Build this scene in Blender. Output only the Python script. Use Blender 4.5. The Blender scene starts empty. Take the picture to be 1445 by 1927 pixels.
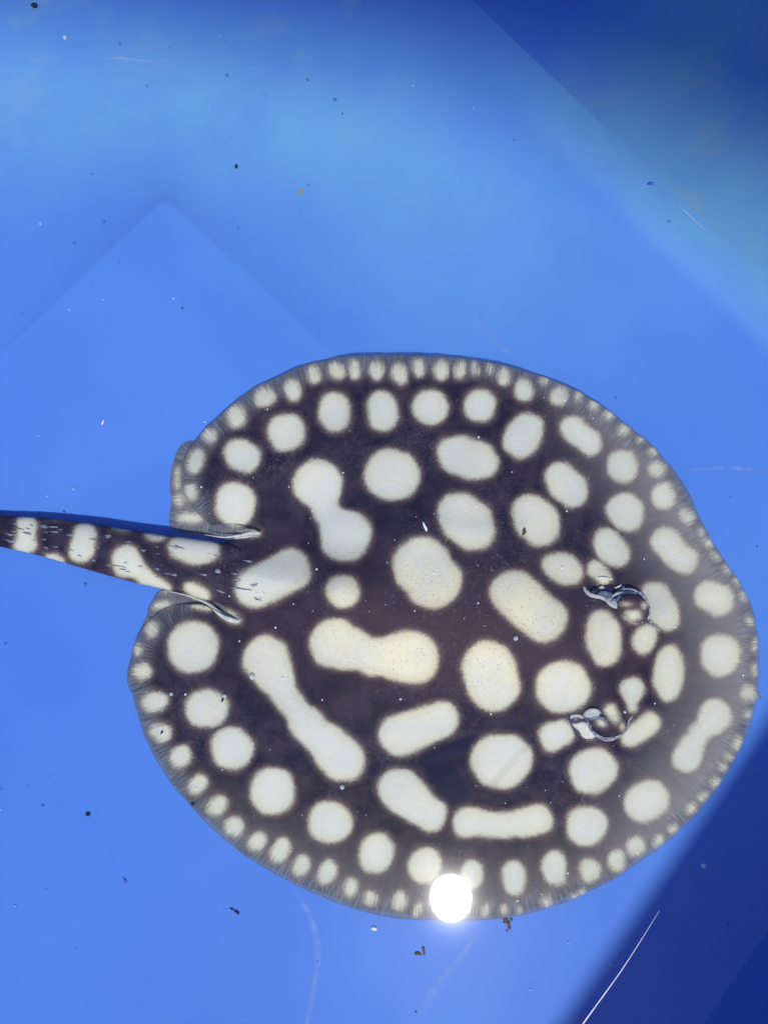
import bpy, bmesh, math, random
import numpy as np
from mathutils import Vector
from mathutils.geometry import delaunay_2d_cdt
random.seed(7); rng = np.random.default_rng(7)
R = math.radians
scn = bpy.context.scene
COL = scn.collection

# ------------------------------------------------------------------ camera, sky, sun, exposure
H = 0.58                     # camera height above the tub floor (m)
F_PX = 1455.0                # focal length in photograph pixels
S = H / F_PX                 # metres per photograph pixel on the floor
cam_d = bpy.data.cameras.new('camera'); cam = bpy.data.objects.new('camera', cam_d); COL.objects.link(cam)
cam.location = (0, 0, H); cam.rotation_euler = (0, 0, 0)
cam_d.sensor_fit = 'VERTICAL'; cam_d.sensor_height = 24.0
cam_d.lens = 24.0 * F_PX / 1927.0
cam_d.clip_start = 0.01; cam_d.clip_end = 3000
scn.camera = cam
SUN = Vector((0.0863, -0.499, 1.0)).normalized()
SUN_EL = math.asin(SUN.z); SUN_ROT = math.atan2(SUN.x, SUN.y)
w = bpy.data.worlds.new('World'); scn.world = w; w.use_nodes = True
nt = w.node_tree; bg = nt.nodes['Background']
sky = nt.nodes.new('ShaderNodeTexSky'); sky.sky_type = 'NISHITA'; sky.sun_disc = False
sky.sun_elevation = SUN_EL; sky.sun_rotation = SUN_ROT; sky.air_density = 1.0; sky.dust_density = 0.5; sky.ozone_density = 1.5
nt.links.new(sky.outputs[0], bg.inputs[0]); bg.inputs[1].default_value = 0.10
sun_d = bpy.data.lights.new('sun', 'SUN'); sun = bpy.data.objects.new('sun', sun_d); COL.objects.link(sun)
sun_d.energy = 3.9; sun_d.angle = R(2.2); sun_d.color = (1.0, 0.965, 0.91)
sun.rotation_euler = SUN.to_track_quat('Z', 'Y').to_euler(); sun.location = SUN * 5
scn.view_settings.view_transform = 'Standard'; scn.view_settings.look = 'None'
scn.view_settings.exposure = 0.0; scn.view_settings.gamma = 1.0
scn.cycles.max_bounces = 10; scn.cycles.transparent_max_bounces = 16
scn.cycles.sample_clamp_indirect = 6.0

# ------------------------------------------------------------------ helpers
def W(px, py, z=0.0):
    """plan position of a point seen at photograph pixel px,py when it stands at height z"""
    k = S * (H - z) / H
    return ((px - 722.5) * k, (963.5 - py) * k, z)

def Wn(px, py, z):
    k = S * (H - z) / H
    return np.stack([(px - 722.5) * k, (963.5 - py) * k, z], -1)

def mesh_np(name, V, Fc, mats, smooth=True):
    me = bpy.data.meshes.new(name)
    V = np.asarray(V, np.float32); Fc = np.asarray(Fc, np.int32)
    k = Fc.shape[1]
    me.vertices.add(len(V)); me.vertices.foreach_set('co', V.ravel())
    me.loops.add(Fc.size); me.loops.foreach_set('vertex_index', Fc.ravel())
    me.polygons.add(len(Fc)); me.polygons.foreach_set('loop_start', np.arange(0, Fc.size, k, dtype=np.int32))
    me.polygons.foreach_set('use_smooth', np.full(len(Fc), smooth))
    for m in (mats if isinstance(mats, (list, tuple)) else [mats]): me.materials.append(m)
    me.update(calc_edges=True); me.validate()
    return me

def fattr(me, name, data):
    a = me.attributes.new(name, 'FLOAT', 'POINT'); a.data.foreach_set('value', np.asarray(data, np.float32).ravel())

def obj(name, me, parent=None, label=None, cat=None, group=None, kind=None):
    o = bpy.data.objects.new(name, me); COL.objects.link(o)
    if parent: o.parent = parent
    for k, v in (('label', label), ('category', cat), ('group', group), ('kind', kind)):
        if v: o[k] = v
    return o

def new_mat(name):
    m = bpy.data.materials.new(name); m.use_nodes = True
    n = m.node_tree; b = n.nodes['Principled BSDF']
    return m, n, b

def N(n, t, **kw):
    x = n.nodes.new(t)
    for k, v in kw.items(): setattr(x, k, v)
    return x

def math_n(n, op, a, b=None, clamp=False):
    x = n.nodes.new('ShaderNodeMath'); x.operation = op; x.use_clamp = clamp
    for i, v in enumerate((a, b)):
        if v is None: continue
        if isinstance(v, (int, float)): x.inputs[i].default_value = v
        else: n.links.new(v, x.inputs[i])
    return x.outputs[0]

def mix_c(n, f, a, b, mode='MIX'):
    x = n.nodes.new('ShaderNodeMix'); x.data_type = 'RGBA'; x.blend_type = mode; x.clamp_factor = True
    for sock, v in ((x.inputs['Factor'], f), (x.inputs['A'], a), (x.inputs['B'], b)):
        if isinstance(v, (int, float)): sock.default_value = v
        elif isinstance(v, tuple): sock.default_value = (*v, 1) if len(v) == 3 else v
        else: n.links.new(v, sock)
    return x.outputs['Result']

def ss(n, v, lo, hi):
    x = n.nodes.new('ShaderNodeMapRange'); x.interpolation_type = 'SMOOTHSTEP'
    n.links.new(v, x.inputs[0]); x.inputs[1].default_value = lo; x.inputs[2].default_value = hi
    return x.outputs[0]

def noise(n, vec, scale, detail=3.0, rough=0.55, dist=0.0):
    x = n.nodes.new('ShaderNodeTexNoise'); x.inputs['Scale'].default_value = scale
    x.inputs['Detail'].default_value = detail; x.inputs['Roughness'].default_value = rough
    x.inputs['Distortion'].default_value = dist
    if vec is not None: n.links.new(vec, x.inputs['Vector'])
    return x.outputs['Fac']

def attr(n, name):
    x = n.nodes.new('ShaderNodeAttribute'); x.attribute_name = name
    return x.outputs['Fac']

def plain(name, color, rough=0.5, spec=0.3, nscale=None, namt=0.3):
    m, n, b = new_mat(name)
    b.inputs['Roughness'].default_value = rough; b.inputs['Specular IOR Level'].default_value = spec
    b.inputs['Base Color'].default_value = (*color, 1)
    if nscale:
        g = N(n, 'ShaderNodeNewGeometry').outputs['Position']
        f = noise(n, g, nscale, 4)
        c = mix_c(n, f, tuple(c * (1 - namt) for c in color), tuple(min(1, c * (1 + namt)) for c in color))
        n.links.new(c, b.inputs['Base Color'])
    return m

# ------------------------------------------------------------------ materials of the setting
def tub_material(thin=0.0):
    m, n, b = new_mat('blue_tub_plastic')
    g = N(n, 'ShaderNodeNewGeometry').outputs['Position']
    big = noise(n, g, 5.0, 2)
    c = mix_c(n, ss(n, big, 0.3, 0.7), (0.066, 0.176, 0.545), (0.080, 0.202, 0.575))
    # pale greenish film of algae that grows where the floor bends up to the wall
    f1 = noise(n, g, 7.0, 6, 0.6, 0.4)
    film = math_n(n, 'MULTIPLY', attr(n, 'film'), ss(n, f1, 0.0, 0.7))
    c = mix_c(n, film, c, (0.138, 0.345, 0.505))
    f2 = noise(n, g, 24.0, 6, 0.65)
    blot = math_n(n, 'MULTIPLY', attr(n, 'algae_reflect'), ss(n, f2, 0.48, 0.70))  # green smudges on the floor, imitated reflections on the wall
    blot = math_n(n, 'MULTIPLY', blot, 0.8)
    c = mix_c(n, blot, c, (0.185, 0.330, 0.43))
    # faint fine scuffs
    f3 = noise(n, g, 900.0, 2, 0.6)
    c = mix_c(n, math_n(n, 'MULTIPLY', ss(n, f3, 0.62, 0.8), 0.10), c, (0.3, 0.45, 0.8))
    n.links.new(c, b.inputs['Base Color'])
    b.inputs['Roughness'].default_value = 0.35
    b.inputs['Specular IOR Level'].default_value = 0.03
    bump = N(n, 'ShaderNodeBump'); bump.inputs['Strength'].default_value = 0.06; bump.inputs['Distance'].default_value = 0.002
    n.links.new(noise(n, g, 60.0, 3), bump.inputs['Height']); n.links.new(bump.outputs[0], b.inputs['Normal'])
    if thin:
        tl_ = N(n, 'ShaderNodeBsdfTranslucent'); tl_.inputs[0].default_value = (0.17, 0.36, 0.95, 1)
        ms_ = N(n, 'ShaderNodeMixShader'); ms_.inputs[0].default_value = thin
        n.links.new(b.outputs[0], ms_.inputs[1]); n.links.new(tl_.outputs[0], ms_.inputs[2])
        n.links.new(ms_.outputs[0], n.nodes['Material Output'].inputs['Surface'])
    return m
M_TUB = tub_material(); M_WALL = tub_material(0.12)

def water_material():
    m = bpy.data.materials.new('still_water'); m.use_nodes = True; n = m.node_tree
    n.nodes.remove(n.nodes['Principled BSDF'])
    out = n.nodes['Material Output']
    tr = N(n, 'ShaderNodeBsdfTransparent'); tr.inputs[0].default_value = (0.955, 0.985, 1.0, 1)
    gl = N(n, 'ShaderNodeBsdfGlossy'); gl.distribution = 'BECKMANN'; gl.inputs['Roughness'].default_value = 0.04
    gl.inputs['Color'].default_value = (1, 1, 1, 1)
    g2_ = N(n, 'ShaderNodeBsdfGlossy'); g2_.distribution = 'GGX'; g2_.inputs['Roughness'].default_value = 0.085; g2_.inputs['Color'].default_value = (1, 1, 1, 1)
    gm = N(n, 'ShaderNodeMixShader'); gm.inputs[0].default_value = 0.04
    n.links.new(gl.outputs[0], gm.inputs[1]); n.links.new(g2_.outputs[0], gm.inputs[2])
    fr = N(n, 'ShaderNodeFresnel'); fr.inputs['IOR'].default_value = 1.333
    mx = N(n, 'ShaderNodeMixShader')
    n.links.new(fr.outputs[0], mx.inputs[0]); n.links.new(tr.outputs[0], mx.inputs[1]); n.links.new(gm.outputs[0], mx.inputs[2])
    n.links.new(mx.outputs[0], out.inputs['Surface'])
    return m
M_WATER = water_material()

# ------------------------------------------------------------------ ground around the tub
me = bpy.data.meshes.new('ground')
bm = bmesh.new(); bmesh.ops.create_grid(bm, x_segments=2, y_segments=2, size=1500); bm.to_mesh(me); bm.free()
me.materials.append(plain('concrete', (0.30, 0.29, 0.27), 0.9, 0.1, 3.0))
g = obj('ground', me, kind='structure'); g.location = (0, 0, -0.045)

# ------------------------------------------------------------------ the tub
RIM_Z = 0.46; LEAN = math.tan(R(3.0)); WATER_Z = 0.18
planes = {'A': ((0.681, 0.732), 797 * S), 'B': ((0.83, -0.56), 1172 * S),
          'C': ((-0.69, 0.72), 1273 * S), 'D': ((-0.60, -0.80), 1800 * S)}
KS = 95 * S
def smax(x, y, names):
    v = np.stack([(planes[k][0][0] * x + planes[k][0][1] * y) / math.hypot(*planes[k][0]) - planes[k][1] for k in names])
    mx = v.max(0)
    return mx + KS * np.log(np.exp((v - mx) / KS).sum(0))
def pad_dist(px, py):
    """distance (px) outside the raised square of the floor, its corner rounded"""
    a = (px - 312) * -0.690 + (py - 372) * -0.724
    b = (px - 312) * 0.681 + (py - 372) * -0.732
    r = 26.0
    qa, qb = a + r, b + r
    return np.minimum(np.maximum(qa, qb), 0) + np.hypot(np.maximum(qa, 0), np.maximum(qb, 0)) - r
def floor_z(x, y):
    px = x / S + 722.5; py = 963.5 - y / S
    d = np.maximum(pad_dist(px, py), 0)
    away = np.exp(-(np.hypot(px - 312, py - 372) / 620.0) ** 2)
    drop = -0.0100 * (1 - np.exp(-d / 75.0)) * away
    Wd = 330 * S
    f = smax(x, y, 'AC')
    rise = 0.5 * 0.30 * Wd * np.clip(1 + f / Wd, 0, 1) ** 2
    fa = (0.681 * x + 0.732 * y) - planes['A'][1]          # shallow gutter along the long sloping side
    along = 1 / (1 + np.exp(-(px - 980) / 70.0))
    rise = rise * (1 - along) + along * (0.020 * np.clip(1 + fa / (75 * S), 0, 1) ** 2 * 0.9 - 0.0085 * np.exp(-((fa + 95 * S) / (130 * S)) ** 2))
    f2 = smax(x, y, 'BD')
    rise += 0.012 * np.clip(1 + f2 / (45 * S), 0, 1) ** 2
    return drop + rise
NA, NR = 1080, 400
th = np.linspace(0, 2 * np.pi, NA, endpoint=False)
lo = np.full(NA, 0.01); hi = np.full(NA, 2.0)
for _ in range(40):
    mid = (lo + hi) / 2
    ins = smax(np.cos(th) * mid, np.sin(th) * mid, 'ABCD') < 0
    lo = np.where(ins, mid, lo); hi = np.where(ins, hi, mid)
RB = lo
tt = np.linspace(0.002, 1, NR)
X = np.cos(th)[None] * RB[None] * tt[:, None]; Y = np.sin(th)[None] * RB[None] * tt[:, None]
Z = floor_z(X, Y)
pxx = X / S + 722.5; pyy = 963.5 - Y / S
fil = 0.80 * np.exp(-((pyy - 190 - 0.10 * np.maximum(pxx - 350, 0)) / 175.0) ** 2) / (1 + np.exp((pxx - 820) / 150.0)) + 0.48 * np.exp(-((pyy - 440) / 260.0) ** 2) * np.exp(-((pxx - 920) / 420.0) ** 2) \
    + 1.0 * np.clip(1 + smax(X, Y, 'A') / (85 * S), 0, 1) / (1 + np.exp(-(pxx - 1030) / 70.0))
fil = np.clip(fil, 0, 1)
rings = [np.stack([X, Y, Z], -1)]; films = [fil]
# outward normal of the outline
bx, by = X[-1], Y[-1]
tx = np.roll(bx, -1) - np.roll(bx, 1); ty = np.roll(by, -1) - np.roll(by, 1)
L = np.hypot(tx, ty); nx, ny = ty / L, -tx / L
z0 = Z[-1]
def ring(off, z): return np.stack([bx + nx * off, by + ny * off, np.broadcast_to(z, bx.shape)], -1)[None]
steep = np.clip(-(nx * 0.1 + ny) * 2.0 + 0.35, 0, 1); steep = steep * steep * (3 - 2 * steep)
LV = math.tan(R(50)) * (1 - steep) + LEAN * steep
wall = []; wf = []
for q in np.linspace(0.0, 1, 60):
    z = z0 + (RIM_Z - z0) * q
    off = (z - z0) * LV * (1 - 0.25 * (z - z0) / RIM_Z)
    if q < 0.03: off = off
    wall.append(np.stack([bx + nx * off, by + ny * off, z], -1)[None]); wf.append((np.clip(1.3 - (z - z0) / 0.11, 0, 1) * np.clip((bx / S + 722.5 - 1000) / 160, 0, 1))[None])
wo = (RIM_Z - z0) * LV * (1 - 0.25 * (RIM_Z - z0) / RIM_Z)
rim = [ring(wo + a, zz) for a, zz in ((0.001, RIM_Z + 0.001), (0.003, RIM_Z + 0.004), (0.008, RIM_Z + 0.006), (0.03, RIM_Z + 0.006), (0.036, RIM_Z + 0.003), (0.038, RIM_Z - 0.004), (0.037, RIM_Z - 0.02), (0.034, RIM_Z - 0.02), (0.034, RIM_Z - 0.003), (0.012, RIM_Z - 0.003), (0.0055, RIM_Z - 0.01))]
outer = [ring(0.006 + max(z_, 0) * LV * (1 - 0.25 * max(z_, 0) / RIM_Z), z_) for z_ in (RIM_Z - 0.012, 0.3, 0.15, 0.0, -0.03)] + [ring(-0.01, -0.044), ring(-0.05, -0.044)]
def rings_mesh(name, rr, mats, cap=False):
    V = np.concatenate(rr, 0); nr = V.shape[0]
    i = np.arange(nr - 1)[:, None] * NA; j = np.arange(NA)[None]; j2 = (j + 1) % NA
    Fc = np.stack([i + j, i + NA + j, i + NA + j2, i + j2], -1).reshape(-1, 4)
    return mesh_np(name, V.reshape(-1, 3), Fc[:, ::-1] if False else Fc, mats)
tub = obj('tub', None, label='large smooth blue plastic tub filled with clear water, holding the spotted stingray', cat='tub')
me = rings_mesh('basin_floor', rings, M_TUB); fattr(me, 'film', np.concatenate(films, 0)); fattr(me, 'algae_reflect', np.clip(1 + smax(X, Y, 'AC') / (400 * S), 0, 1) * np.clip((Y / S + 150) / 500, 0, 1) / (1 + np.exp((X / S - 0) / 60.0))); obj('basin_floor', me, tub)
me = rings_mesh('wall', wall, M_WALL); fattr(me, 'film', np.concatenate(wf, 0)); fattr(me, 'algae_reflect', np.concatenate(wf, 0)); obj('wall', me, tub)  # wall blotches imitate the ray's faint mirrored spots in the colour
me = rings_mesh('rim', rim, M_TUB); obj('rim', me, tub)
me = rings_mesh('outer_wall', outer, M_WALL); obj('outer_wall', me, tub)

# water sheet, ending in the wall
wof = (WATER_Z - z0) * LV * (1 - 0.25 * (WATER_Z - z0) / RIM_Z) + 0.002
wv = [(0, 0, WATER_Z)] + [(bx[k] + nx[k] * wof[k], by[k] + ny[k] * wof[k], WATER_Z) for k in range(0, NA, 3)]
nn = len(wv) - 1
me = mesh_np('water', wv, [(0, 1 + k, 1 + (k + 1) % nn) for k in range(nn)], M_WATER, False)
obj('water', me, kind='structure')

# ------------------------------------------------------------------ unseen blue sheet added to shade the far end of the tub
RZ = 3.0
shade_sheet = obj('added_shade', None, label='unseen blue sheet added high above the tub to shade its far wall and give blue fill', cat='added_shade')
vs, fs = [], []
nc = 60
for k in range(nc + 1):
    ax = -6500 + 14500 * k / nc
    ay = float(np.interp(ax, [-6500, 0, 450, 850, 1150, 1400, 8000], [-420, -35, 35, 128, 240, 370, 1600]))
    q0 = Vector(W(ax, ay)) + SUN * (RZ / SUN.z)
    for bb in (0, 3.2):
        for t_ in (0, 0.002): vs.append((q0.x, q0.y + bb, RZ + t_ + 0.15 * bb))
for k in range(nc):
    a = 4 * k; b_ = a + 4
    fs += [(a, a + 2, b_ + 2, b_), (a + 1, b_ + 1, b_ + 3, a + 3), (a, b_, b_ + 1, a + 1), (a + 2, a + 3, b_ + 3, b_ + 2)]
mt = bpy.data.materials.new('blue_fill_sheet'); mt.use_nodes = True; tn = mt.node_tree; tn.nodes.remove(tn.nodes['Principled BSDF'])
td = N(tn, 'ShaderNodeBsdfDiffuse'); td.inputs[0].default_value = (0.03, 0.09, 0.42, 1)
tl = N(tn, 'ShaderNodeBsdfTranslucent'); tl.inputs[0].default_value = (0.58, 0.64, 0.92, 1)  # strong translucency, so the added sheet gives blue fill
tm = N(tn, 'ShaderNodeMixShader'); tm.inputs[0].default_value = 0.80
tn.links.new(td.outputs[0], tm.inputs[1]); tn.links.new(tl.outputs[0], tm.inputs[2]); tn.links.new(tm.outputs[0], tn.nodes['Material Output'].inputs[0])
obj('sheet', mesh_np('sheet', vs, fs, mt), shade_sheet)

# ------------------------------------------------------------------ the spots of the stingray (photograph pixels)
E = []   # ellipses cx, cy, rx, ry, angle(deg, clockwise)
for t_ in """738 893 55 50 0|645 1113 34 32 0|878 981 62 48 42|880 862 62 41 17|1009 979 54 43 50|1066 913 50 36 50|984 820 47 37 -58
630 775 33 41 -5|720 774 32 39 -5|809 766 35 35 0|903 764 33 34 0|540 814 39 37 0|456 858 38 31 20|443 950 40 45 0
1170 877 33 34 0|1176 964 41 36 45|1248 933 27 28 0|1236 881 16 17 0|1293 972 16 17 0|1150 1032 43 30 52|1058 1070 44 30 24
1243 1141 53 33 60|1344 1125 42 35 25|1135 1200 36 56 -8|1191 1158 19 14 0|1213 1203 24 33 18|1258 1266 32 55 4
1059 1293 54 51 0|924 1272 54 70 -17|943 1432 60 54 -10|1116 1451 49 44 -30|1104 1555 42 40 0|1216 1507 46 42 -35|1355 1233 41 43 0
1407 1305 17 17 0|363 1218 50 51 0|389 1335 43 39 0|437 1408 42 43 -30|513 1488 45 47 0|622 1547 44 42 0|708 1605 35 42 15|799 1629 33 37 20
888 1645 24 32 0|967 1654 25 35 -8|1043 1634 27 36 -5|1110 1640 22 26 -10|1160 1620 18 22 -8|1196 1594 18 21 -12|291 1321 28 22 -5|303 1379 21 18 -10
340 1424 26 22 -35|372 1476 23 19 -40|408 1516 16 22 35|440 1556 19 19 0|483 1585 15 20 30|528 1600 19 27 30|566 1630 14 21 30|617 1641 20 27 25
659 1672 13 20 20|698 1691 13 17 15|752 1696 13 19 8|787 1712 9 13 5|914 1713 9 14 0|949 1715 8 10 0|975 1714 7 8 0|1028 1697 10 10 0|1080 1688 9 8 0|1096 1679 9 8 0
1238 1583 15 12 -45|1266 1562 12 11 -45|1300 1522 14 12 -45|1322 1500 13 11 -50|1345 1472 12 12 0|1360 1445 9 9 0|1372 1424 9 9 0|1387 1400 14 10 -70
1407 1343 9 11 0|1420 1262 6 15 0|1419 1213 7 15 0|1411 1170 8 14 -10|1398 1122 8 13 -20|1384 1096 8 11 -30|1368 1072 13 9 45|1345 1047 12 8 50|1330 1023 13 10 50|1320 1000 8 11 0
284 1184 12 16 25|259 1222 8 12 0|268 1264 19 16 -10|498 746 23 22 0|551 733 19 24 -15|591 703 13 18 -20|632 697 14 18 -20|667 695 12 19 -10|709 696 13 18 -5
751 702 14 21 -10|787 692 12 18 0|830 695 14 19 0|866 695 12 18 0|893 693 8 14 0|921 694 8 12 0|948 707 13 18 0|986 733 20 25 5|1024 716 8 10 0|1052 744 17 21 0
1089 746 9 12 0|1116 763 10 13 0|1144 781 13 14 20|1174 808 12 13 0|1204 827 10 9 40|1228 850 10 10 0|443 782 22 24 -30|393 820 15 13 20|369 867 19 27 12|357 927 13 16 -10
357 976 27 14 8|334 900 8 22 0|335 942 10 14 0|305 1139 18 10 -8|434 1160 24 12 25|378 1142 20 5 5|366 1033 52 31 5|293 1010 24 9 8|120 975 24 6 6|232 991 20 7 8
104 1052 20 8 15|372 1114 29 16 28|470 1003 22 7 0|-40 1000 22 26 0""".replace('\n', '|').split('|'):
    E.append([float(v) for v in t_.split()])
P = [  # runs of joined discs x, y, r
 [(598, 911, 49), (614, 962, 27), (649, 1007, 52)],
 [(480, 1106, 41), (545, 1072, 42)],
 [(793, 1065, 57), (815, 1093, 56)],
 [(1078, 807, 28), (1109, 833, 27)],
 [(1251, 1020, 30), (1286, 1055, 30)],
 [(1122, 1072, 20), (1134, 1088, 17)],
 [(965, 1116, 46), (1023, 1166, 46)],
 [(1190, 1299, 27), (1190, 1334, 11)],
 [(1188, 1386, 23), (1222, 1360, 23)],
 [(1148, 1335, 14), (1166, 1362, 11)],
 [(1041, 1386, 30), (1056, 1380, 27)],
 [(1086, 1362, 7), (1110, 1379, 14)],
 [(628, 1211, 49), (698, 1234, 37), (775, 1238, 53)],
 [(501, 1240, 46), (547, 1325, 25), (580, 1366, 34), (645, 1431, 44)],
 [(752, 1383, 42), (830, 1354, 36)],
 [(752, 1487, 43), (808, 1533, 34)],
 [(881, 1547, 32), (950, 1554, 25), (1011, 1543, 33)],
 [(1347, 1346, 33), (1316, 1380, 23), (1291, 1424, 32)],
 [(51, 987, 24), (50, 1006, 19), (49, 1024, 23)],
 [(160, 1006, 25), (155, 1035, 26)],
 [(239, 1055, 32), (272, 1086, 18), (312, 1107, 13)],
]
def wob(px, py, f, k):
    return (np.sin(px * f + k) * np.cos(py * f * 1.3 + 2 * k) + 0.5 * np.sin((px + py) * f * 2.1 + k * 3))
def spot_sd(px, py, sel=None):
    px = np.asarray(px, float); py = np.asarray(py, float)
    wx = px + 1.8 * wob(px, py, 0.045, 1.0); wy = py + 1.8 * wob(px, py, 0.05, 4.0)
    d = np.full(px.shape, 60.0)
    for cx, cy, rx, ry, an in E:
        if max(rx, ry) < 23: rx, ry = rx + 2.5, ry + 2.5
        m = (abs(wx - cx) < rx + ry + 60) & (abs(wy - cy) < rx + ry + 60)
        if not m.any(): continue
        a = R(an); dx, dy = wx[m] - cx, wy[m] - cy
        u = dx * math.cos(a) + dy * math.sin(a); v = -dx * math.sin(a) + dy * math.cos(a)
        k0 = (np.abs(u / rx) ** 2.12 + np.abs(v / ry) ** 2.12) ** (1 / 2.12)
        k1 = np.hypot(u / rx ** 2, v / ry ** 2) + 1e-9
        e = np.hypot(u / rx, v / ry); sd = np.where(e > 0.35, (k0 - 1) * e / k1, -min(rx, ry) * (1 - e))
        d[m] = np.minimum(d[m], sd)
    for run in P:
        best = np.full(px.shape, 1e3)
        for (x0, y0, r0), (x1, y1, r1) in zip(run[:-1], run[1:]):
            vx, vy = x1 - x0, y1 - y0
            t = np.clip(((wx - x0) * vx + (wy - y0) * vy) / (vx * vx + vy * vy), 0, 1)
            tr = t * t * (3 - 2 * t)
            s_ = np.hypot(wx - x0 - t * vx, wy - y0 - t * vy) - (r0 + (r1 - r0) * tr)
            k = 12.0; h = np.clip(0.5 + 0.5 * (best - s_) / k, 0, 1)
            best = best * (1 - h) + s_ * h - k * h * (1 - h) * (0.35)
        d = np.minimum(d, best)
    return d

OUT = [(367, 829), (386, 806), (418, 777), (449, 751), (487, 724), (528, 706), (563, 690), (601, 679), (643, 671), (698, 667), (750, 667), (800, 669), (845, 671), (894, 676), (942, 685), (987, 697),
 (1039, 714), (1087, 735), (1126, 759), (1160, 784), (1198, 814), (1231, 842), (1260, 875), (1279, 900), (1296, 928), (1311, 962), (1326, 993), (1343, 1024), (1363, 1054), (1385, 1086), (1403, 1116),
 (1416, 1147), (1422, 1178), (1427, 1211), (1428, 1262), (1426, 1298), (1429, 1306), (1431, 1313), (1426, 1319), (1421, 1324), (1416, 1350), (1401, 1390), (1381, 1431), (1358, 1471), (1327, 1512), (1294, 1549), (1250, 1589), (1203, 1622), (1162, 1650),
 (1111, 1677), (1057, 1700), (1000, 1718), (940, 1729), (878, 1733), (795, 1732), (724, 1725), (666, 1710), (608, 1689), (554, 1664), (500, 1635), (450, 1602), (400, 1560), (361, 1519), (330, 1484), (306, 1449),
 (282, 1408), (265, 1363), (253, 1322), (247, 1302), (240, 1287), (239, 1270), (245, 1245), (251, 1218), (261, 1193), (272, 1176), (289, 1159), (313, 1145), (337, 1137), (368, 1136), (393, 1142), (415, 1153), (430, 1158),
 (426, 1146), (405, 1122), (395, 1085), (400, 1045), (425, 1020), (455, 1008), (462, 1001), (452, 997), (422, 999), (391, 983), (368, 961), (350, 937), (341, 908), (342, 880), (350, 852)]
def smooth_closed(pts, step):
    pts = np.array(pts, float); n = len(pts); res = []
    for i in range(n):
        p_1, p0_, p1_, p2 = pts[i - 1], pts[i], pts[(i + 1) % n], pts[(i + 2) % n]
        m = max(1, int(np.hypot(*(p1_ - p0_)) / step))
        for k in range(m):
            t = k / m
            res.append(0.5 * ((2 * p0_) + (-p_1 + p1_) * t + (2 * p_1 - 5 * p0_ + 4 * p1_ - p2) * t * t + (-p_1 + 3 * p0_ - 3 * p1_ + p2) * t ** 3))
    return np.array(res)
def edge_dist(px, py, poly):
    """distance to the outline and the arc length of the nearest outline point"""
    arc = np.concatenate([[0], np.cumsum(np.hypot(*(np.diff(poly, axis=0).T)))])
    best = np.full(px.shape, 1e9); bu = np.zeros(px.shape)
    for s0 in range(0, len(px), 20000):
        sl = slice(s0, s0 + 20000)
        D = (px[sl, None] - poly[None, :, 0]) ** 2 + (py[sl, None] - poly[None, :, 1]) ** 2
        k = D.argmin(1); best[sl] = np.sqrt(D[np.arange(len(k)), k]); bu[sl] = arc[k]
        n_ = len(poly); q_ = np.stack([px[sl], py[sl]], -1); bb = np.full(len(k), 1e9)
        for o_ in (-1, 0):
            a_ = poly[(k + o_) % n_]; b_ = poly[(k + o_ + 1) % n_]; v_ = b_ - a_; l2 = (v_ ** 2).sum(1) + 1e-9
            t_ = np.clip(((q_ - a_) * v_).sum(1) / l2, 0, 1); d_ = np.hypot(*(q_ - a_ - t_[:, None] * v_).T)
            m_ = d_ < bb; bb = np.where(m_, d_, bb); bu[sl] = np.where(m_, arc[(k + o_) % n_] + t_ * np.sqrt(l2), bu[sl])
        best[sl] = bb
    return best, bu
def sheet(outline, step, bstep, zf):
    """a skin sheet: dense triangulated top that follows zf, an underside and an edge band"""
    b = smooth_closed(outline, bstep)
    b[:, 0] += 0.7 * np.sin(np.arange(len(b)) * 0.9) * np.sin(np.arange(len(b)) * 0.23); b[:, 1] += 0.7 * np.cos(np.arange(len(b)) * 0.7) * np.sin(np.arange(len(b)) * 0.31)
    x0, y0 = b.min(0); x1, y1 = b.max(0)
    gx, gy = np.meshgrid(np.arange(x0, x1, step), np.arange(y0, y1, step * 0.866)); gx[1::2] += step / 2
    gx, gy = gx.ravel(), gy.ravel()
    inside = np.zeros(gx.shape, bool); j = len(b) - 1
    for i in range(len(b)):
        xi, yi = b[i]; xj, yj = b[j]
        c = ((yi > gy) != (yj > gy)) & (gx < (xj - xi) * (gy - yi) / (yj - yi + 1e-12) + xi); inside ^= c; j = i
    gx, gy = gx[inside], gy[inside]
    d, _ = edge_dist(gx, gy, b); k = d > step * 0.6; gx, gy = gx[k], gy[k]
    pts = [Vector(p) for p in b] + [Vector(p) for p in zip(gx, gy)]
    nb = len(b)
    r = delaunay_2d_cdt(pts, [], [list(range(nb))], 1, 1e-4)
    V = np.array([(v.x, v.y) for v in r[0]]); T = np.array([f for f in r[2] if len(f) == 3], int)
    # keep counter-clockwise seen from above (pixel y points down)
    a = V[T[:, 0]]; c = V[T[:, 1]]; e = V[T[:, 2]]
    cr = (c[:, 0] - a[:, 0]) * (e[:, 1] - a[:, 1]) - (c[:, 1] - a[:, 1]) * (e[:, 0] - a[:, 0])
    T[cr > 0] = T[cr > 0][:, ::-1]
    px, py = V[:, 0], V[:, 1]
    ed_, u = edge_dist(px, py, b)
    return px, py, T, ed_, u, b

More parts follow.
